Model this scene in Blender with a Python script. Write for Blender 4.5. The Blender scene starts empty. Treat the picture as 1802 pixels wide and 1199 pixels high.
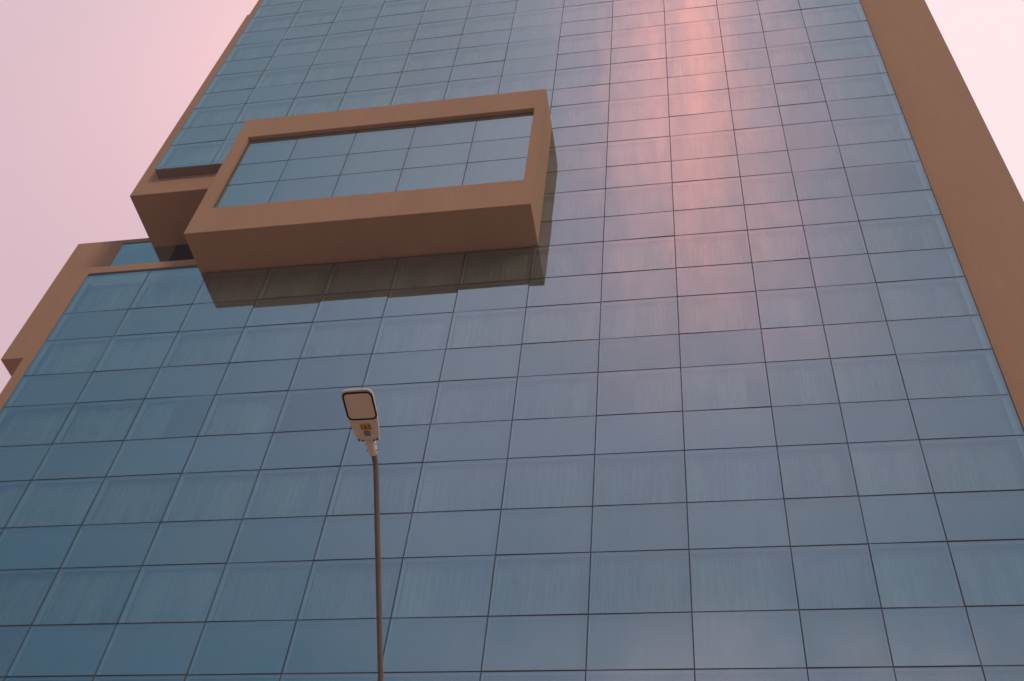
import bpy, bmesh, math, random
from mathutils import Vector, Matrix
R = math.radians
random.seed(7)
scene = bpy.context.scene
COL = scene.collection
S = 2.4            # metres per facade column
Z0 = 14.909        # height of the lowest joint in view

# ------------------------------------------------------------------ camera
PITCH, YAW, ROLL = 0.852100, 0.261645, 0.134151
cp, sp = math.cos(PITCH), math.sin(PITCH)
cy, sy = math.cos(YAW), math.sin(YAW)
fw = Vector((-sy*cp, cy*cp, sp)); r0 = Vector((cy, sy, 0)); u0 = r0.cross(fw)
rt = math.cos(ROLL)*r0 + math.sin(ROLL)*u0
up = -math.sin(ROLL)*r0 + math.cos(ROLL)*u0
CAM = Vector((1.2133*S, -8.7630*S, 1.6))
cam = bpy.data.cameras.new('camera')
cam.sensor_width = 36.0
FPX = 1878.227
cam.lens = FPX/1802*36.0
cam.clip_end = 5000
camo = bpy.data.objects.new('camera', cam)
COL.objects.link(camo)
M = Matrix((rt, up, -fw)).transposed().to_4x4()
M.translation = CAM
camo.matrix_world = M
scene.camera = camo
scene.view_settings.view_transform = 'Standard'
scene.view_settings.look = 'None'
scene.view_settings.exposure = 0.30
scene.view_settings.gamma = 1.0
scene.view_settings.use_curve_mapping = False

# ------------------------------------------------------------------ sun and sky
SUN_AZ, SUN_EL = 43, 23
sun = bpy.data.lights.new('sun', 'SUN')
sun.energy = 1.15
sun.angle = R(12)
sun.color = (1.0, 0.78, 0.66)
suno = bpy.data.objects.new('sun', sun)
COL.objects.link(suno)
sd = Vector((math.sin(R(SUN_AZ))*math.cos(R(SUN_EL)), -math.cos(R(SUN_AZ))*math.cos(R(SUN_EL)), math.sin(R(SUN_EL))))
suno.rotation_euler = sd.to_track_quat('Z', 'Y').to_euler()
suno.location = sd*100

world = bpy.data.worlds.new('World')
scene.world = world
world.use_nodes = True
wt = world.node_tree
for n in list(wt.nodes):
    wt.nodes.remove(n)

class G:
    """small helper for node graphs"""
    def __init__(self, t): self.t = t
    def n(self, typ, **kw):
        x = self.t.nodes.new(typ)
        for k, v in kw.items(): setattr(x, k, v)
        return x
    def put(self, sock, v):
        if hasattr(v, 'is_output'): self.t.links.new(v, sock)
        elif isinstance(v, (tuple, list)) and len(v) == 3 and sock.type == 'RGBA': sock.default_value = (*v, 1)
        else: sock.default_value = v
    def math(self, op, a, b=0.0, c=None, clamp=False):
        x = self.n('ShaderNodeMath', operation=op, use_clamp=clamp)
        self.put(x.inputs[0], a); self.put(x.inputs[1], b)
        if c is not None: self.put(x.inputs[2], c)
        return x.outputs[0]
    def rng(self, v, a, b, c=0.0, d=1.0, typ='SMOOTHSTEP'):
        x = self.n('ShaderNodeMapRange', interpolation_type=typ)
        for i, q in enumerate((v, a, b, c, d)): self.put(x.inputs[i], q)
        return x.outputs[0]
    def mix(self, f, a, b, mode='MIX'):
        x = self.n('ShaderNodeMix', data_type='RGBA', blend_type=mode, clamp_factor=True)
        self.put(x.inputs[0], f); self.put(x.inputs[6], a); self.put(x.inputs[7], b)
        return x.outputs[2]
    def ramp(self, f, stops):
        x = self.n('ShaderNodeValToRGB')
        self.put(x.inputs[0], f)
        e = x.color_ramp.elements
        while len(e) < len(stops): e.new(0.5)
        for i, (p, c) in enumerate(stops):
            e[i].position = p; e[i].color = (*c, 1)
        return x.outputs[0]
    def noise(self, vec, scale, detail=3, rough=0.5, out=0):
        x = self.n('ShaderNodeTexNoise')
        if vec is not None: self.put(x.inputs['Vector'], vec)
        self.put(x.inputs['Scale'], scale); self.put(x.inputs['Detail'], detail); self.put(x.inputs['Roughness'], rough)
        return x.outputs[out]
    def gauss(self, v, c, w):
        t = self.math('DIVIDE', self.math('SUBTRACT', v, c), w)
        return self.math('EXPONENT', self.math('MULTIPLY', self.math('MULTIPLY', t, t), -1.0))

g = G(wt)
tc = g.n('ShaderNodeTexCoord')
sep = g.n('ShaderNodeSeparateXYZ')
wt.links.new(tc.outputs['Generated'], sep.inputs[0])
dx, dy, dz = sep.outputs
DEG = 180/math.pi
az = g.math('MULTIPLY', g.math('ARCTAN2', dx, g.math('ABSOLUTE', dy)), DEG)     # degrees off the facade's normal
el = g.math('MULTIPLY', g.math('ARCSINE', dz), DEG)
azn = g.rng(az, -60, 60, typ='LINEAR')
# the side of the sky behind the building: a pink evening haze, paler towards the right
front = g.ramp(azn, [(0.0, (0.75, 0.55, 0.605)), (0.10, (0.93, 0.61, 0.645)), (0.45, (0.98, 0.70, 0.73)), (0.80, (1.0, 0.80, 0.81)), (1.0, (1.0, 0.80, 0.80))])
front = g.mix(g.rng(el, 60, 42), front, (0.72, 0.50, 0.565))
front = g.mix(g.rng(az, -20, 10), front, g.ramp(azn, [(0.0, (0.9, 0.66, 0.69)), (0.72, (1.09, 0.83, 0.85)), (1.0, (1.09, 0.83, 0.84))]))
# the side behind the camera: blue grey dusk with high pink cloud streaks
back = g.ramp(azn, [(0.0, (0.030, 0.150, 0.235)), (0.16, (0.065, 0.185, 0.278)), (0.33, (0.15, 0.255, 0.355)),
                    (0.47, (0.185, 0.282, 0.375)), (0.56, (0.185, 0.282, 0.375)), (0.70, (0.105, 0.205, 0.292)), (1.0, (0.095, 0.195, 0.275))])
eln = g.rng(el, 24, 68, typ='LINEAR')
lift = g.ramp(eln, [(0.0, (0.12, 0.34, 0.39)), (0.11, (0.27, 0.43, 0.46)), (0.25, (0.64, 0.54, 0.525)), (0.45, (1.06, 0.67, 0.62)), (0.75, (1.60, 0.90, 0.77)), (1.0, (2.1, 1.13, 0.94))])
back = g.mix(1.0, back, lift, 'MULTIPLY')
back = g.mix(1.0, back, (2.14, 2.10, 2.18), 'MULTIPLY')
back = g.mix(g.math('MULTIPLY', g.rng(el, 44, 66, 0, 0.5), g.rng(az, -8, -30)), back, (0.42, 0.385, 0.43))
cmb = g.n('ShaderNodeCombineXYZ')
g.put(cmb.inputs[0], g.math('MULTIPLY', az, 0.36)); g.put(cmb.inputs[1], g.math('MULTIPLY', el, 0.085))
streak = g.noise(cmb.outputs[0], 1.0, 4, 0.55)
cmb2 = g.n('ShaderNodeCombineXYZ')
g.put(cmb2.inputs[0], g.math('MULTIPLY', az, 0.13)); g.put(cmb2.inputs[1], g.math('MULTIPLY', el, 0.13)); cmb2.inputs[2].default_value = 4.3
puff = g.noise(cmb2.outputs[0], 1.0, 5, 0.6)
wide = g.math('MULTIPLY', g.gauss(az, 1.0, 10.0), g.rng(el, 43, 66))
core = g.math('MULTIPLY', g.gauss(az, 2.0, 3.4), g.rng(el, 46, 63))
side = g.math('MULTIPLY', g.gauss(az, -4.8, 2.4), g.gauss(el, 60, 6))
low = g.math('MULTIPLY', g.gauss(az, 2.0, 17), g.rng(el, 36.5, 31))
cloudw = g.math('MULTIPLY', wide, g.rng(streak, 0.28, 0.72, 0.62, 1.15))
cloudw = g.math('MULTIPLY', cloudw, g.rng(puff, 0.30, 0.65, 0.84, 1.08))
cmb3 = g.n('ShaderNodeCombineXYZ')
g.put(cmb3.inputs[0], g.math('MULTIPLY', az, 0.75)); g.put(cmb3.inputs[1], g.math('MULTIPLY', el, 0.75)); cmb3.inputs[2].default_value = 9.1
mott = g.noise(cmb3.outputs[0], 1.0, 4, 0.62)
cloudw = g.math('MULTIPLY', cloudw, g.rng(mott, 0.34, 0.66, 0.86, 1.13))
def plus(base, f, colr):
    return g.mix(1.0, base, g.mix(f, (0, 0, 0), colr), 'ADD')
back = plus(back, cloudw, (1.15, 0.22, 0.11))
back = plus(back, g.math('MULTIPLY', core, g.rng(streak, 0.3, 0.6, 0.7, 1.0)), (0.56, 0.11, 0.03))
back = plus(back, side, (0.27, 0.07, 0.05))
back = plus(back, g.math('MULTIPLY', low, g.rng(puff, 0.34, 0.66, 0.45, 0.9)), (0.40, 0.20, 0.185))
back = plus(back, g.math('MULTIPLY', g.rng(puff, 0.42, 0.66), g.gauss(az, 2, 24)), (0.04, 0.015, 0.01))
back = g.mix(1.0, back, g.rng(mott, 0.3, 0.7, 0.97, 1.03, 'LINEAR'), 'MULTIPLY')
sky = g.n('ShaderNodeTexSky', sky_type='NISHITA', sun_disc=False)
sky.sun_elevation = R(SUN_EL); sky.sun_rotation = math.atan2(sd.x, sd.y)
sky.dust_density = 3.0
dusk = g.mix(g.rng(dy, -0.22, 0.22), back, front)
overhead = g.mix(g.rng(el, 70, 88), dusk, (0.62, 0.55, 0.60))
overhead = g.mix(g.rng(el, 8, -2), overhead, (0.12, 0.09, 0.08))
bgA = g.n('ShaderNodeBackground'); g.put(bgA.inputs[0], overhead); bgA.inputs[1].default_value = 0.92
bgB = g.n('ShaderNodeBackground'); g.put(bgB.inputs[0], sky.outputs[0]); bgB.inputs[1].default_value = 0.05
mixw = g.n('ShaderNodeMixShader'); mixw.inputs[0].default_value = 0.06
wt.links.new(bgA.outputs[0], mixw.inputs[1]); wt.links.new(bgB.outputs[0], mixw.inputs[2])
wo = g.n('ShaderNodeOutputWorld')
wt.links.new(mixw.outputs[0], wo.inputs[0])

# ------------------------------------------------------------------ materials
def newmat(name):
    m = bpy.data.materials.new(name); m.use_nodes = True
    t = m.node_tree
    for n in list(t.nodes): t.nodes.remove(n)
    q = G(t)
    out = q.n('ShaderNodeOutputMaterial')
    return m, q, out
def pbr(name, col, rough=0.7, metal=0.0, var=0.0, vscale=2.0, bump=0.0, bscale=150, stretch=None, spec=0.4):
    m, q, out = newmat(name)
    b = q.n('ShaderNodeBsdfPrincipled')
    tcn = q.n('ShaderNodeTexCoord')
    v = tcn.outputs['Object']
    if stretch:
        mp = q.n('ShaderNodeMapping'); mp.inputs['Scale'].default_value = stretch
        q.put(mp.inputs[0], v); vv = mp.outputs[0]
    else: vv = v
    if var:
        n1 = q.noise(vv, vscale, 5, 0.6)
        n2 = q.noise(vv, vscale*14, 3, 0.6)
        f = q.math('ADD', q.math('MULTIPLY', n1, 0.65), q.math('MULTIPLY', n2, 0.35))
        c = q.ramp(f, [(0.30, tuple(x*(1-var) for x in col)), (0.70, tuple(min(1, x*(1+var)) for x in col))])
        q.put(b.inputs['Base Color'], c)
        q.put(b.inputs['Roughness'], q.rng(n1, 0.3, 0.7, max(0.02, rough-0.08), min(1, rough+0.08)))
    else:
        q.put(b.inputs['Base Color'], col); b.inputs['Roughness'].default_value = rough
    b.inputs['Metallic'].default_value = metal
    b.inputs['Specular IOR Level'].default_value = spec
    if bump:
        bp = q.n('ShaderNodeBump'); bp.inputs['Strength'].default_value = 0.5; bp.inputs['Distance'].default_value = bump
        q.put(bp.inputs['Height'], q.noise(v, bscale, 4, 0.6)); q.put(b.inputs['Normal'], bp.outputs[0])
    m.node_tree.links.new(b.outputs[0], out.inputs[0])
    return m

M_PLASTER = pbr('terracotta_plaster', (0.405, 0.243, 0.148), 0.88, var=0.10, vscale=0.55, bump=0.004, bscale=38, stretch=(1, 1, 0.35), spec=0.25)
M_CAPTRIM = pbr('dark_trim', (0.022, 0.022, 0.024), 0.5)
M_SEAL = pbr('dark_sealant', (0.062, 0.060, 0.062), 0.6, spec=0.2)
M_ALU = pbr('grey_aluminium', (0.72, 0.73, 0.70), 0.5, metal=0.2)
M_CLOSE = pbr('pale_closure_sheet', (0.50, 0.56, 0.56), 0.6, var=0.05)
M_SOFFIT = pbr('brown_soffit_sheet', (0.20, 0.14, 0.115), 0.6, var=0.06)
M_SPAN = pbr('spandrel_board', (0.20, 0.23, 0.225), 0.8, var=0.14, vscale=0.5)
M_CURT = pbr('pale_curtain', (0.34, 0.345, 0.31), 0.9, var=0.8, vscale=0.55, stretch=(2.2, 1, 0.16))
M_DARK = pbr('dim_interior', (0.26, 0.255, 0.21), 0.9)
M_SLAB = pbr('concrete_slab', (0.28, 0.27, 0.25), 0.9, var=0.08)
M_ROOF = pbr('roof_screed', (0.30, 0.28, 0.26), 0.95, var=0.1)

def glass(name, fac, gcol, tcol, bump=0.0016, dust_veil=0.12):
    m, q, out = newmat(name)
    tcn = q.n('ShaderNodeTexCoord'); oi = q.n('ShaderNodeObjectInfo')
    mp = q.n('ShaderNodeMapping'); mp.inputs['Scale'].default_value = (1.0, 1.0, 0.6)
    q.put(mp.inputs[0], tcn.outputs['Object'])
    bp = q.n('ShaderNodeBump'); bp.inputs['Strength'].default_value = 1.0; bp.inputs['Distance'].default_value = bump
    q.put(bp.inputs['Height'], q.noise(mp.outputs[0], 0.9, 2, 0.4))
    k = q.rng(oi.outputs['Random'], 0, 1, 0.955, 1.045, 'LINEAR')
    gc = q.mix(1.0, gcol, k, 'MULTIPLY')
    gl = q.n('ShaderNodeBsdfGlossy'); gl.inputs['Roughness'].default_value = 0.025
    q.put(gl.inputs['Color'], gc); q.put(gl.inputs['Normal'], bp.outputs[0])
    tr = q.n('ShaderNodeBsdfTransparent'); q.put(tr.inputs[0], tcol)
    mx = q.n('ShaderNodeMixShader'); mx.inputs[0].default_value = fac
    m.node_tree.links.new(tr.outputs[0], mx.inputs[1]); m.node_tree.links.new(gl.outputs[0], mx.inputs[2])
    # thin rain-washed dust, made heavier to paint a pale veil on the glass
    df = q.n('ShaderNodeBsdfDiffuse'); df.inputs[0].default_value = (0.38, 0.42, 0.40, 1)
    mp2 = q.n('ShaderNodeMapping'); mp2.inputs['Scale'].default_value = (6.0, 1.0, 0.30)
    q.put(mp2.inputs[0], tcn.outputs['Object'])
    dn = q.math('MULTIPLY', q.noise(mp2.outputs[0], 1.0, 4, 0.6), q.noise(tcn.outputs['Object'], 0.35, 3, 0.5))
    mx2 = q.n('ShaderNodeMixShader'); q.put(mx2.inputs[0], q.rng(dn, 0.12, 0.42, 0.03, dust_veil, 'LINEAR'))
    m.node_tree.links.new(mx.outputs[0], mx2.inputs[1]); m.node_tree.links.new(df.outputs[0], mx2.inputs[2])
    m.node_tree.links.new(mx2.outputs[0], out.inputs[0])
    return m
M_GLASS = glass('blue_coated_glass', 0.50, (0.67, 0.84, 0.91), (0.66, 0.78, 0.71))
m, q, out = newmat('inner_glass_face')
tr = q.n('ShaderNodeBsdfTransparent'); tr.inputs[0].default_value = (0.93, 0.96, 0.96, 1)
m.node_tree.links.new(tr.outputs[0], out.inputs[0]); M_GIN = m

# ------------------------------------------------------------------ mesh helpers
class MB:
    """collects faces, links them as ONE mesh object"""
    def __init__(self): self.v = []; self.f = []; self.mi = []; self.sm = []
    def face(self, pts, mi=0, smooth=False):
        k = len(self.v); self.v += [tuple(p) for p in pts]
        self.f.append(tuple(range(k, k+len(pts)))); self.mi.append(mi); self.sm.append(smooth)
    def box(self, x0, x1, y0, y1, z0, z1, mi=0):
        c = [(x, y, z) for x in (x0, x1) for y in (y0, y1) for z in (z0, z1)]
        for q in ((0, 1, 3, 2), (4, 6, 7, 5), (0, 4, 5, 1), (2, 3, 7, 6), (0, 2, 6, 4), (1, 5, 7, 3)):
            self.face([c[i] for i in q], mi)
    def prism(self, poly, y0, y1, mi=0):
        """poly: (x,z) outline, counter-clockwise seen from -y"""
        self.face([(x, y0, z) for x, z in poly], mi)
        self.face([(x, y1, z) for x, z in reversed(poly)], mi)
        n = len(poly)
        for i in range(n):
            (xa, za), (xb, zb) = poly[i], poly[(i+1) % n]
            self.face([(xa, y0, za), (xa, y1, za), (xb, y1, zb), (xb, y0, zb)], mi)
    def ring(self, o, h, y0, y1, mi=0):
        """rectangular frame: outer o=(x0,x1,z0,z1), hole h, from y0 (front) to y1"""
        a = [(o[0], o[2]), (o[1], o[2]), (o[1], o[3]), (o[0], o[3])]
        b = [(h[0], h[2]), (h[1], h[2]), (h[1], h[3]), (h[0], h[3])]
        for i in range(4):
            j = (i+1) % 4
            self.face([(a[i][0], y0, a[i][1]), (a[j][0], y0, a[j][1]), (b[j][0], y0, b[j][1]), (b[i][0], y0, b[i][1])], mi)
            self.face([(b[i][0], y1, b[i][1]), (b[j][0], y1, b[j][1]), (a[j][0], y1, a[j][1]), (a[i][0], y1, a[i][1])], mi)
            self.face([(a[i][0], y0, a[i][1]), (a[i][0], y1, a[i][1]), (a[j][0], y1, a[j][1]), (a[j][0], y0, a[j][1])], mi)
            self.face([(b[i][0], y0, b[i][1]), (b[j][0], y0, b[j][1]), (b[j][0], y1, b[j][1]), (b[i][0], y1, b[i][1])], mi)
    def build(self, name, mats, parent=None, weld=True, bevel=0.0):
        me = bpy.data.meshes.new(name)
        me.from_pydata(self.v, [], self.f)
        for mm in (mats if isinstance(mats, (list, tuple)) else [mats]): me.materials.append(mm)
        for p, i, s in zip(me.polygons, self.mi, self.sm): p.material_index = i; p.use_smooth = s
        if weld:
            b = bmesh.new(); b.from_mesh(me)
            bmesh.ops.remove_doubles(b, verts=b.verts, dist=1e-5)
            bmesh.ops.recalc_face_normals(b, faces=b.faces)
            b.to_mesh(me); b.free()
        me.update()
        o = bpy.data.objects.new(name, me); COL.objects.link(o)
        if parent is not None: o.parent = parent
        if bevel:
            bv = o.modifiers.new('edge', 'BEVEL'); bv.width = bevel; bv.segments = 2; bv.limit_method = 'ANGLE'; bv.angle_limit = R(50)
        return o
def thing(name, label, cat, loc=(0, 0, 0)):
    o = bpy.data.objects.new(name, None); COL.objects.link(o)
    o.location = loc; o.empty_display_size = 0.5
    o['label'] = label; o['category'] = cat
    return o
X = lambda x: x*S                      # facade units to metres
Y = lambda y: y*S
Z = lambda z: Z0 + z*S
def pix(P):
    d = Vector(P)-CAM; w = d.dot(fw)
    if w <= 0.1: return None
    return (901+FPX*d.dot(rt)/w, 599.5-FPX*d.dot(up)/w)
def seen(x0, x1, z0, z1, y=0.0, n=6):
    """rough area in the photograph of a rectangle on the facade"""
    c = [pix((x, y, z)) for x, z in ((x0, z0), (x1, z0), (x1, z1), (x0, z1))]
    if any(q is None for q in c): return 0
    a = abs(sum(c[i][0]*c[(i+1) % 4][1]-c[(i+1) % 4][0]*c[i][1] for i in range(4)))/2
    hit = 0
    for i in range(n):
        for j in range(n):
            q = pix((x0+(x1-x0)*(i+.5)/n, y, z0+(z1-z0)*(j+.5)/n))
            if q and 0 <= q[0] <= 1802 and 0 <= q[1] <= 1199: hit += 1
    return a*hit/(n*n)

# ------------------------------------------------------------------ ground
def sheet(name, x0, x1, y0, y1, z, mat, n=1):
    mb = MB(); mb.face([(x0, y0, z), (x1, y0, z), (x1, y1, z), (x0, y1, z)])
    o = mb.build(name, mat); o['kind'] = 'structure'
    return o
M_GROUND = pbr('sandy_ground', (0.46, 0.345, 0.25), 0.95, var=0.25, vscale=0.2)
M_PAVE = pbr('paving', (0.48, 0.365, 0.28), 0.9, var=0.15, vscale=0.8, bump=0.003, bscale=30)
M_ROAD = pbr('asphalt', (0.055, 0.052, 0.05), 0.9, var=0.2, vscale=1.0, bump=0.004, bscale=80)
sheet('ground', -900, 900, -900, 900, -0.13, M_GROUND)
sheet('road', -300, 300, -30, -17.5, -0.126, M_ROAD)
pv = MB(); pv.box(-60, 60, -17.5, 0.6, -0.2, 0.0)
pv.build('pavement', M_PAVE, bevel=0.02)['kind'] = 'structure'

# ------------------------------------------------------------------ the building
B = thing('office_building', 'tall office block with blue gridded glass, brown edges and a boxed-out bay', 'building')
ZTOP = Z(21.0)
a_, b_ = 0.61961, 0.75369
rows = {0: 0.0}
for i in range(1, 31): rows[i] = rows[i-1] + (a_ if i % 2 else b_)
for i in range(-1, -10, -1): rows[i] = rows[i+1] - (b_ if i % 2 else a_)
cols = [-8.0652, -7, -6, -5, -4, -3, -2, -1, 0, 1, 2, 2.7473, 3.4866, 4.5463]
XL, XR = cols[0], cols[-1]
ZB = rows[-8]                       # lowest joint, above the plinth
GT = 7.035                          # top of the low glass left of the bay
GB = 10.155                         # foot of the upper glass
NX = -6.05                          # right end of the terrace notch

# brown plaster masses
mb = MB()
mb.prism([(X(-8.43), Z(9.64)), (X(NX), Z(9.64)), (X(NX), Z(10.32)), (X(-7.99), Z(10.32)), (X(-7.99), ZTOP),
          (X(-8.385), ZTOP), (X(-8.385), Z(17.17)), (X(-8.43), Z(17.17))], Y(0.18), Y(3.2))
mb.build('overhanging_wall', M_PLASTER, B, bevel=0.015)
mb = MB()
mb.prism([(X(-8.445), -0.1), (X(-7.99), -0.1), (X(-7.99), Z(6.93)), (X(NX), Z(6.93)), (X(NX), Z(7.53)), (X(-8.445), Z(7.53))], Y(0.18), Y(3.2))
mb.build('edge_pier', M_PLASTER, B, bevel=0.015)
mb = MB()
mb.box(X(4.44), X(5.725), Y(0.18), Y(4.2), -0.1, ZTOP)
mb.build('broad_pier', M_PLASTER, B, bevel=0.015)
# wing set back on the left, with a long window above the terrace
W = MB()
PX = 1.28
W.ring((X(-10.045), X(-5.6), Z(6.70), Z(9.945)), (X(-9.10), X(-6.2), Z(7.62), Z(9.835)), Y(PX), Y(PX+0.16))
W.box(X(-10.045), X(-5.6), Y(PX+0.30), Y(4.0), Z(6.70), Z(9.945))
W.box(X(-10.045), X(-9.10), Y(PX+0.16), Y(PX+0.30), Z(6.70), Z(9.945))
W.box(X(-9.10), X(-5.6), Y(PX+0.16), Y(PX+0.30), Z(6.70), Z(7.62))
W.box(X(-9.10), X(-5.6), Y(PX+0.16), Y(PX+0.30), Z(9.835), Z(9.945))
wing = W.build('left_wing', M_PLASTER, B)
wing.name = 'set_back_wing'
mb = MB()
zt, zb = Z(9.835)-0.03, Z(7.62)
mb.box(X(-9.10)+.01, X(-7.965), Y(PX)+.016, Y(PX)+.028, zb, zt-0.034)
tg = mb.build('glass_pane', [M_GLASS], wing); tg.data.materials.clear(); tg.data.materials.append(M_GLASS)
mb = MB(); mb.box(X(-7.955), X(-6.2), Y(PX)+.016, Y(PX)+.028, zb, zt-0.034)
mb.build('dark_louvre', pbr('dark_louvre', (0.012, 0.012, 0.012), 0.7, spec=0.1), wing)
mb = MB()
mb.box(X(-9.10)+.002, X(-6.2), Y(PX)+.006, Y(PX)+.06, zt-0.03, zt+0.028)
mb.build('head_trim', M_CAPTRIM, wing)
mb = MB()
mb.box(X(-9.10)+.01, X(-9.10)+.24, Y(PX)+.045, Y(PX)+.08, zb, zt-.04); mb.box(X(-9.10)+.24, X(-7.98), Y(PX)+.045, Y(PX)+.08, zt-.34, zt-.04)
mb.build('window_frame', M_CLOSE, wing)
mb = MB(); mb.box(X(-9.10)+.24, X(-7.98), Y(PX)+.30, Y(PX)+.33, zb, zt-.34)
mb.build('blind', M_SPAN, wing)

# core behind the glass, so that no sky shows through it
mb = MB()
mb.box(X(-7.99), X(4.44), Y(0.80), Y(3.0), 0.0, Z(7.5))
mb.box(X(-5.9), X(4.44), Y(0.80), Y(3.0), Z(7.5), Z(9.66))
mb.box(X(-7.98), X(4.44), Y(0.80), Y(3.0), Z(9.66), ZTOP)
mb.build('interior_wall', M_DARK, B)
mb = MB(); mb.box(X(NX), X(-5.92), Y(0.02), Y(1.28), Z(7.53), Z(9.64))
mb.build('terrace_end_wall', M_PLASTER, B)
mb = MB(); mb.box(X(-8.46), X(5.75), Y(0.0)-.05, Y(4.25), ZTOP, ZTOP+0.35)
mb.build('roof', M_ROOF, B)
mb = MB(); mb.box(X(XL), X(XR), 0.012, Y(0.18), -0.1, Z(ZB)-0.03)
mb.build('plinth', M_PLASTER, B)
fs = MB()
for i in range(-8, 30, 2):
    z = Z(rows[i])+0.45
    if 10 <= i < 15:
        fs.box(X(-5.85), X(4.43), 0.16, Y(0.80), z, z+0.3)
    elif z < Z(6.6) or z > Z(10.2):
        fs.box(X(-7.97), X(4.43), 0.16, Y(0.80), z, z+0.3)
fs.build('floor_slab', M_SLAB, B)

# ------------------------------------------------------------------ glass front
GAP = 0.0135
GAPH = 0.018
def inbay(c, i): return 2 <= c <= 6 and 10 <= i < 15
def innotch(c, i): return c <= 1 and 10 <= i < 15
sl = MB()
sl_w = 0.028
for ci, cx in enumerate(cols):
    x = X(cx)
    segs = [(Z(ZB), ZTOP)]
    if ci <= 1: segs = [(Z(ZB), Z(GT)-.012), (Z(GB)+.012, ZTOP)]
    elif ci <= 7:
        segs = [(Z(ZB), Z(rows[10])+.02), (Z(rows[15])-.02, ZTOP)] if ci < 7 else segs
    off = 0.012 if ci == 0 else (-0.012 if ci == 13 else 0)
    for z0, z1 in segs:
        sl.box(x-sl_w+off, x+sl_w+off, 0.013, 0.034, z0, z1)
for i, rz in rows.items():
    if i < -8 or i > 29: continue
    xs = (X(XL), X(XR))
    if 10 < i < 15: xs = (X(-1), X(XR))
    elif i in (10, 15): xs = (X(XL)+.01, X(XR))
    if i == 10:
        xs = (X(-6.0), X(XR))
    z = Z(rz)
    sl.box(xs[0], xs[1], 0.0145, 0.0325, z-.038, z+.038)
FAC = sl.build('glass_front', M_SEAL, B, weld=False)

def pane(x0, x1, z0, z1, y=0.0, warp=0.010):
    m_ = MB()
    ta, tb = random.uniform(-warp, warp)*.7, random.uniform(-warp, warp)*.7   # each pane sits a few mm out of true
    e = [-ta-tb, ta-tb, ta+tb, -ta+tb]
    c = [(x0, z0), (x1, z0), (x1, z1), (x0, z1)]
    fr = [(c[k][0], y+e[k], c[k][1]) for k in range(4)]
    bk = [(c[k][0], y+e[k]+0.012, c[k][1]) for k in range(4)]
    m_.face(fr, 0); m_.face(bk[::-1], 1)
    for k in range(4):
        j = (k+1) % 4
        m_.face([fr[k], bk[k], bk[j], fr[j]], 2)
    return m_
GM = [M_GLASS, M_GIN, M_SEAL]
cells = []
for i in range(-8, 30):
    for c in range(13):
        if inbay(c, i) or innotch(c, i): continue
        x0, x1 = X(cols[c])+GAP, X(cols[c+1])-GAP
        z0, z1 = Z(rows[i])+GAPH, Z(rows[i+1])-GAPH
        if c == 0: x0 = X(cols[0])
        if c == 12: x1 = X(cols[13])
        if c <= 1 and i == 9: z1 = Z(GT)
        if c <= 2 and i == 15 and c < 2: z0 = Z(GB)
        if z1 > ZTOP: continue
        cells.append((seen(x0, x1, z0, z1), c, i, x0, x1, z0, z1))
cells.sort(key=lambda t: -t[0])
rest = MB()
for k, (ar, c, i, x0, x1, z0, z1) in enumerate(cells):
    pm = pane(x0, x1, z0, z1)
    if k < 100:
        pm.build('glass_panel', GM, FAC)
    else:
        n0 = len(rest.v); rest.v += pm.v
        rest.f += [tuple(n0+t for t in f) for f in pm.f]; rest.mi += pm.mi; rest.sm += pm.sm
o = rest.build('glass_panel', GM, FAC); o['kind'] = 'stuff'

# mullions and transoms behind the glass
for ci, cx in enumerate(cols):
    if ci in (0, 13): continue
    mm = MB(); x = X(cx)
    segs = [(Z(ZB), ZTOP)]
    if ci == 1: segs = [(Z(ZB), Z(GT)-.05), (Z(GB)+.05, ZTOP)]
    elif ci < 7: segs = [(Z(ZB), Z(rows[10])-.03), (Z(rows[15])+.03, ZTOP)]
    for z0, z1 in segs: mm.box(x-.03, x+.03, 0.036, 0.23, z0, z1)
    mm.build('mullion', M_ALU, FAC)
for i in range(-8, 30):
    if 10 <= i <= 15: segs = [(X(-0.98), X(XR)-.05)]
    else: segs = [(X(XL)+.05, X(XR)-.05)]
    mm = MB()
    for s0, s1 in segs: mm.box(s0, s1, 0.0365, 0.12, Z(rows[i])-.028, Z(rows[i])+.028)
    mm.build('transom', M_ALU, FAC)
# spandrel boards behind the short rows
for i in range(-8, 30, 2):
    mm = MB(); z0, z1 = Z(rows[i])+.03, Z(rows[i+1])-.03
    x0 = X(-0.99) if 10 <= i < 15 else X(XL)+.24
    mm.box(x0, X(XR)-.24, 0.124, 0.15, z0, z1)
    mm.build('spandrel_board', M_SPAN, FAC)
# pale closure sheets along both edges, above the low glass and under the upper glass
for xa, xb in ((X(XL)+.02, X(XL)+.20), (X(XR)-.20, X(XR)-.02)):
    mm = MB()
    left = xa < 0
    for z0, z1 in ([(Z(ZB), Z(GT)-.02), (Z(GB)+.02, ZTOP)] if left else [(Z(ZB), ZTOP)]):
        mm.box(xa, xb, 0.06, 0.08, z0, z1)
    mm.build('edge_closure', M_CLOSE, FAC)
mm = MB(); mm.box(X(XL)+.21, X(NX), 0.062, 0.082, Z(rows[10])+.03, Z(GT)-.02)
mm.build('edge_closure', M_CLOSE, FAC)
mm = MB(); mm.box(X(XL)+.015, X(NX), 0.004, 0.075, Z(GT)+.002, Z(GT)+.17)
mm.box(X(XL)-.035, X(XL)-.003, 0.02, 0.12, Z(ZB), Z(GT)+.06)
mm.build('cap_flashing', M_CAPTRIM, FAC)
mm = MB(); mm.box(X(XR)+.003, X(XR)+.04, 0.015, 0.12, Z(ZB), ZTOP)
mm.build('edge_trim', M_CAPTRIM, FAC)
mm = MB()
jx = X(-7.0)
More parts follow.
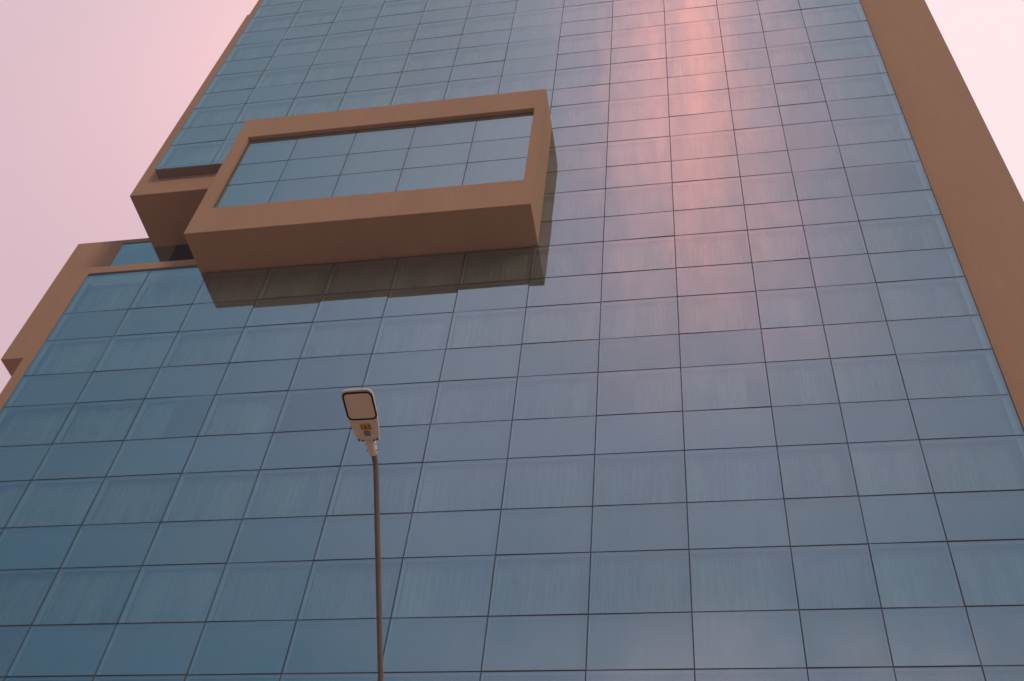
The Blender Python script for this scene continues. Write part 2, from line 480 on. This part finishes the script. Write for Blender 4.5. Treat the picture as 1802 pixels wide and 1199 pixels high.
mm.box(X(XL)+.003, jx-.012, 0.016, Y(0.18)-.003, Z(GB)-.02, Z(GB)-.004)
mm.box(jx+.012, X(NX), 0.016, Y(0.18)-.003, Z(GB)-.02, Z(GB)-.004)
mm.build('underside_sheet', M_SOFFIT, FAC)
# side sheets that close the gap between glass and plaster
mm = MB()
mm.box(X(XL)+.002, X(XL)+.014, 0.14, Y(0.18)-.003, Z(ZB), Z(GT)-.02); mm.box(X(XL)+.002, X(XL)+.014, 0.14, Y(0.18)-.003, Z(GB), ZTOP)
mm.box(X(XR)-.014, X(XR)-.002, 0.14, Y(0.18)-.003, Z(ZB), ZTOP)
mm.build('side_sheet', M_SEAL, FAC)
# curtains behind the tall rows
cur = []
for i in range(-7, 30, 2):
    for c in range(13):
        if inbay(c, i) or innotch(c, i): continue
        x0, x1 = X(cols[c])+.05, X(cols[c+1])-.05
        if c == 0: x0 += .2
        if c == 12: x1 -= .2
        w = x1-x0
        t = random.random()
        if t < .95: spans = [(x0, x1)]
        elif t < .97: spans = [(x0, x0+w*random.uniform(.35, .8))]
        elif t < .99: spans = [(x1-w*random.uniform(.35, .8), x1)]
        else: spans = []
        for s0, s1 in spans:
            cur.append((seen(s0, s1, Z(rows[i]), Z(rows[i+1])), s0, s1, Z(rows[i])+.04, Z(rows[i+1])-.04))
cur.sort(key=lambda t: -t[0])
rest = MB()
for k, (ar, s0, s1, z0, z1) in enumerate(cur):
    m_ = MB() if k < 90 else rest
    n = max(6, int((s1-s0)/0.055)); ph = random.uniform(0, 6); dep = random.uniform(.24, .32)
    fo = random.uniform(0.11, 0.2)
    P = []
    for t in range(n+1):
        x = s0+(s1-s0)*t/n
        P.append((x, dep+.03*math.sin(ph+x*6.283/fo)+.012*math.sin(x*11+ph*2)))
    for t in range(n):
        m_.face([(P[t][0], P[t][1], z0), (P[t+1][0], P[t+1][1], z0), (P[t+1][0], P[t+1][1], z1), (P[t][0], P[t][1], z1)], 0, True)
    if k < 90: m_.build('curtain', M_CURT, FAC)
if rest.f:
    o = rest.build('curtain', M_CURT, FAC); o['kind'] = 'stuff'

# ------------------------------------------------------------------ boxed-out bay
BX0, BX1, BZ0, BZ1, BD = -6.125, -0.937, 6.888, 10.25, -0.72
HX0, HX1, HZ0, HZ1, HG = -5.92, -1.088, 7.535, 9.652, -0.650
mb = MB()
mb.ring((X(BX0), X(BX1), Z(BZ0), Z(BZ1)), (X(HX0), X(HX1), Z(HZ0), Z(HZ1)), Y(BD), Y(-0.006))
BAY = mb.build('projecting_bay', M_PLASTER, B, bevel=0.012)
mb = MB()
mb.box(X(BX0)+.02, X(-1.02), Y(-0.006)+.001, Y(0.18), Z(rows[10])+.05, Z(BZ0)+.35)
mb.build('bay_neck', M_PLASTER, BAY)
mb = MB(); mb.box(X(BX0)+.02, X(-1.02), Y(-0.006)+.001, Y(0.18), Z(BZ1)-.35, Z(BZ1)-.06)
mb.build('bay_neck', M_PLASTER, BAY)
mb = MB(); mb.box(X(HX0)+.001, X(HX1)-.001, Y(HG)+.45, Y(HG)+.5, Z(HZ0)+.001, Z(HZ1)-.001)
mb.build('interior_board', M_DARK, BAY)
# black joints and gasket
mb = MB()
gx = [HX0, -5.03, -4.03, -3.035, -2.025, HX1]
gz = [HZ0, rows[12]+.03, rows[13]+.02, HZ1]
yg = Y(HG)
for k in range(1, 5): mb.box(X(gx[k])-.028, X(gx[k])+.028, yg+.013, yg+.034, Z(HZ0)+.01, Z(HZ1)-.01)
for k in (1, 2): mb.box(X(HX0)+.01, X(HX1)-.01, yg+.0145, yg+.0325, Z(gz[k])-.038, Z(gz[k])+.038)
mb.box(X(HX0)+.001, X(HX0)+.05, yg+.005, yg+.035, Z(HZ0)+.001, Z(HZ1)-.001)
mb.box(X(HX1)-.05, X(HX1)-.001, yg+.005, yg+.035, Z(HZ0)+.001, Z(HZ1)-.001)
mb.box(X(HX0)+.05, X(HX1)-.05, yg+.005, yg+.035, Z(HZ1)-.06, Z(HZ1)-.001)
mb.box(X(HX0)+.05, X(HX1)-.05, yg+.005, yg+.035, Z(HZ0)+.001, Z(HZ0)+.05)
mb.build('gasket', M_SEAL, BAY, weld=False)
for k in range(5):
    for j in range(3):
        x0 = X(gx[k])+(GAP if k else .04); x1 = X(gx[k+1])-(GAP if k < 4 else .04)
        z0 = Z(gz[j])+(GAPH if j else .03); z1 = Z(gz[j+1])-(GAPH if j < 2 else .05)
        pane(x0, x1, z0, z1, yg, .003).build('glass_panel', GM, BAY)
for k in range(5):
    x0 = X(gx[k])+.05; x1 = X(gx[k+1])-.05
    mm = MB(); mm.box(x0, x1, yg+.20, yg+.21, Z(HZ0)+.06, Z(HZ1)-.06)
    mm.build('roller_blind', M_SPAN, BAY)

# ------------------------------------------------------------------ street lamp
M_POLE = pbr('painted_steel', (0.17, 0.14, 0.115), 0.55, var=0.18, vscale=3.0, spec=0.35)
M_HEAD = pbr('grey_cast_alloy', (0.74, 0.66, 0.57), 0.55, var=0.06, vscale=6.0, bump=0.0006, bscale=260)
M_LENS = pbr('frosted_lens', (0.78, 0.66, 0.54), 0.5, var=0.05, vscale=8.0)
M_BLACK = pbr('black_rubber', (0.012, 0.012, 0.014), 0.6, spec=0.2)
M_YEL = pbr('yellow_sticker', (0.72, 0.40, 0.035), 0.5, var=0.08, vscale=12)
M_INK = pbr('black_ink', (0.02, 0.018, 0.016), 0.6)
M_GREYL = pbr('grey_sticker', (0.22, 0.195, 0.18), 0.6, var=0.15, vscale=30)
def ray(u, v): return (u-901)/FPX*rt - (v-599.5)/FPX*up + fw
HP = CAM + ray(652.3, 790)*9.98          # on the underside of the lamp head, at its spigot
EH, EA = R(10), R(48.3)
dh = Vector((0, -math.cos(EH), math.sin(EH))); nh = Vector((0, math.sin(EH), math.cos(EH)))
da = Vector((0, -math.cos(EA), math.sin(EA)))
# centre line of the tube, from the spigot back and down to the foot
pts = []
q0 = HP + dh*(-0.03) + nh*0.045
pts.append(q0); cur_p = q0.copy()
cur_p = cur_p - dh*0.05; pts.append(cur_p.copy())
steps = 14; arc = 0.21
for s in range(steps):
    e = EH+(EA-EH)*(s+.5)/steps
    cur_p = cur_p - Vector((0, -math.cos(e), math.sin(e)))*(arc/steps); pts.append(cur_p.copy())
for s in range(6):
    cur_p = cur_p - da*0.36; pts.append(cur_p.copy())
steps = 12; arc = 0.9
for s in range(steps):
    e = EA+(math.pi/2-EA)*(s+.5)/steps
    cur_p = cur_p - Vector((0, -math.cos(e), math.sin(e)))*(arc/steps); pts.append(cur_p.copy())
foot = Vector((cur_p.x, cur_p.y, 0.0))
L = thing('street_lamp', 'brown bent-arm street lamp numbered 165, its flat head seen from below against the glass', 'street lamp', foot)
def tube(mb_, P, rad, n=20, caps=True):
    rings = []
    for k, p in enumerate(P):
        t = (P[min(k+1, len(P)-1)]-P[max(k-1, 0)]).normalized()
        a = t.cross(Vector((1, 0, 0))).normalized() if abs(t.x) < .9 else t.cross(Vector((0, 0, 1))).normalized()
        b = t.cross(a)
        rr = rad[k] if isinstance(rad, (list, tuple)) else rad
        rings.append([p+rr*(math.cos(6.28318*j/n)*a+math.sin(6.28318*j/n)*b) for j in range(n)])
    for k in range(len(rings)-1):
        for j in range(n):
            mb_.face([rings[k][j], rings[k][(j+1) % n], rings[k+1][(j+1) % n], rings[k+1][j]], 0, True)
    if caps:
        mb_.face(rings[0][::-1]); mb_.face(rings[-1])
loc = [p-foot for p in pts]
t1 = MB(); tube(t1, loc, 0.0268); t1.build('arm', M_POLE, L)
t2 = MB(); top = loc[-1]
P = [Vector((0, 0, top.z+.12)), Vector((0, 0, top.z-.28)), Vector((0, 0, top.z-.36))] + [Vector((0, 0, z)) for z in (3.0, 1.2, 0.02)]
tube(t2, P, [0.036, 0.036, 0.055, 0.066, 0.075, 0.08], 24); t2.build('post', M_POLE, L)
t3 = MB(); t3.box(-.17, .17, -.17, .17, 0.0, .025)
for sx in (-.12, .12):
    for sy_ in (-.12, .12): tube(t3, [Vector((sx, sy_, .02)), Vector((sx, sy_, .075))], .014, 8)
t3.build('base_plate', M_POLE, L)
t4 = MB(); t4.box(-.05, .05, -.083, -.077, .75, 1.15)
t4.build('access_door', M_POLE, L)
# head, in its own frame: w sideways, s along the head, h above the underside
def H(w, s, h): return HP-foot + Vector((w, 0, 0)) + dh*s + nh*h
def outline(grow=0.0, tip=0.0):
    half = [(0.092, 0.088), (0.103, 0.10), (0.122, 0.20), (0.139, 0.34), (0.147, 0.50), (0.150, 0.58), (0.148, 0.615), (0.138, 0.640), (0.118, 0.655), (0.07, 0.661)]
    half = [(w+grow, s+(grow if s > .4 else -grow*0)) for w, s in half]
    return half + [(-w, s) for w, s in reversed(half)]
hd = MB()
levels = [(-0.003, 0.0), (0.0, 0.003), (0.001, 0.016), (-0.004, 0.026), (-0.03, 0.046), (-0.062, 0.058)]
rings = [[H(w, s, h) for w, s in outline(gw)] for gw, h in levels]
hd.face([p for p in rings[0]][::-1]); hd.face(rings[-1])
for k in range(len(rings)-1):
    n = len(rings[k])
    for j in range(n): hd.face([rings[k][j], rings[k][(j+1) % n], rings[k+1][(j+1) % n], rings[k+1][j]], 0, k >= 2)
# cooling ribs on top
for k in range(-4, 5):
    w = k*.022
    c = [H(w+dw, s, h) for dw in (-.003, .003) for s in (.2, .56) for h in (.054, .072)]
    for qd in ((0, 1, 3, 2), (4, 6, 7, 5), (0, 4, 5, 1), (2, 3, 7, 6), (0, 2, 6, 4), (1, 5, 7, 3)): hd.face([c[i] for i in qd])
HEAD = hd.build('lamp_head', M_HEAD, L)
def rrect(w, s0, s1, r, n=6):
    P = []
    for cx_, cs_, a0 in ((w-r, s0+r, -90), (w-r, s1-r, 0), (-w+r, s1-r, 90), (-w+r, s0+r, 180)):
        for k in range(n+1):
            a = R(a0+90*k/n); P.append((cx_+r*math.cos(a), cs_+r*math.sin(a)))
    return P
o_, i_ = rrect(.1445, .330, .638, .056), rrect(.1275, .347, .621, .042)
gk = MB(); n = len(o_)
for j in range(n):
    k = (j+1) % n
    gk.face([H(*o_[j], -.0045), H(*o_[k], -.0045), H(*i_[k], -.0045), H(*i_[j], -.0045)])
    gk.face([H(*o_[j], .001), H(*o_[k], .001), H(*o_[k], -.0045), H(*o_[j], -.0045)])
    gk.face([H(*i_[j], -.0045), H(*i_[k], -.0045), H(*i_[k], -.001), H(*i_[j], -.001)])
gk.build('gasket', M_BLACK, HEAD)
ln = MB(); l2 = rrect(.127, .3475, .6205, .0415)
ln.face([H(w, s, -.003) for w, s in l2])
for j in range(n):
    k = (j+1) % n; ln.face([H(*l2[j], -.003), H(*l2[k], -.003), H(*l2[k], .001), H(*l2[j], .001)])
ln.build('lens', M_LENS, HEAD)
st = MB()
st.face([H(w, s, -.0058) for w, s in ((-.045, .222), (.058, .222), (.058, .285), (-.045, .285))][::-1])
st.face([H(w, s, -.0042) for w, s in ((-.045, .222), (.058, .222), (.058, .285), (-.045, .285))])
cu = bpy.data.curves.new('number', 'FONT'); cu.body = '165'; cu.size = .076; cu.align_x = 'CENTER'; cu.offset = 0.0009
to = bpy.data.objects.new('number', cu); COL.objects.link(to)
dg = bpy.context.evaluated_depsgraph_get()
tm = to.evaluated_get(dg).to_mesh()
for p in tm.polygons:
    st.face([H(tm.vertices[v].co.x*.92+.0065, tm.vertices[v].co.y*.95+.2265, -.0066) for v in p.vertices], 1)
to.evaluated_get(dg).to_mesh_clear()
bpy.data.objects.remove(to); bpy.data.curves.remove(cu)
st.build('number_sticker', [M_YEL, M_INK], HEAD, weld=False)
gs = MB()
gs.face([H(w, s, -.0056) for w, s in ((-.022, .150), (.034, .150), (.034, .206), (-.022, .206))])
gs.face([H(w, s, -.0042) for w, s in ((-.022, .150), (.034, .150), (.034, .206), (-.022, .206))][::-1])
gs.build('blank_sticker', M_GREYL, HEAD, weld=False)
# spigot clamp
sg = MB()
tube(sg, [H(0.003, .10, .036), H(0.003, .03, .038), H(0.001, -.03, .040), H(0.0, -.085, .043)], [.050, .047, .044, .043], 20)
SP = sg.build('spigot', M_HEAD, HEAD)
for w, s in ((.088, .108), (-.088, .108), (.055, .098), (-.052, .098)):
    bo = MB(); tube(bo, [H(w, s, .004), H(w, s, -.009)], .008, 8)
    bo.build('bolt', M_BLACK, HEAD)
for s in (.03, -.04):
    bo = MB(); tube(bo, [H(-.052, s, .03), H(.052, s, .03)], .006, 8)
    bo.build('bolt', M_BLACK, HEAD)

# ------------------------------------------------------------------ added air volume, stands in for lens flare and lifts the darks
hz = MB(); hz.box(-120, 120, -120, 60, -1.5, ZTOP+3.0)
mh, q, out = newmat('flare_haze')
pvn = q.n('ShaderNodeVolumePrincipled')
pvn.inputs['Color'].default_value = (0.95, 0.92, 0.93, 1); pvn.inputs['Density'].default_value = 0.0016
mh.node_tree.links.new(pvn.outputs[0], out.inputs['Volume'])
hzo = hz.build('flare_haze', mh); hzo['kind'] = 'stuff'
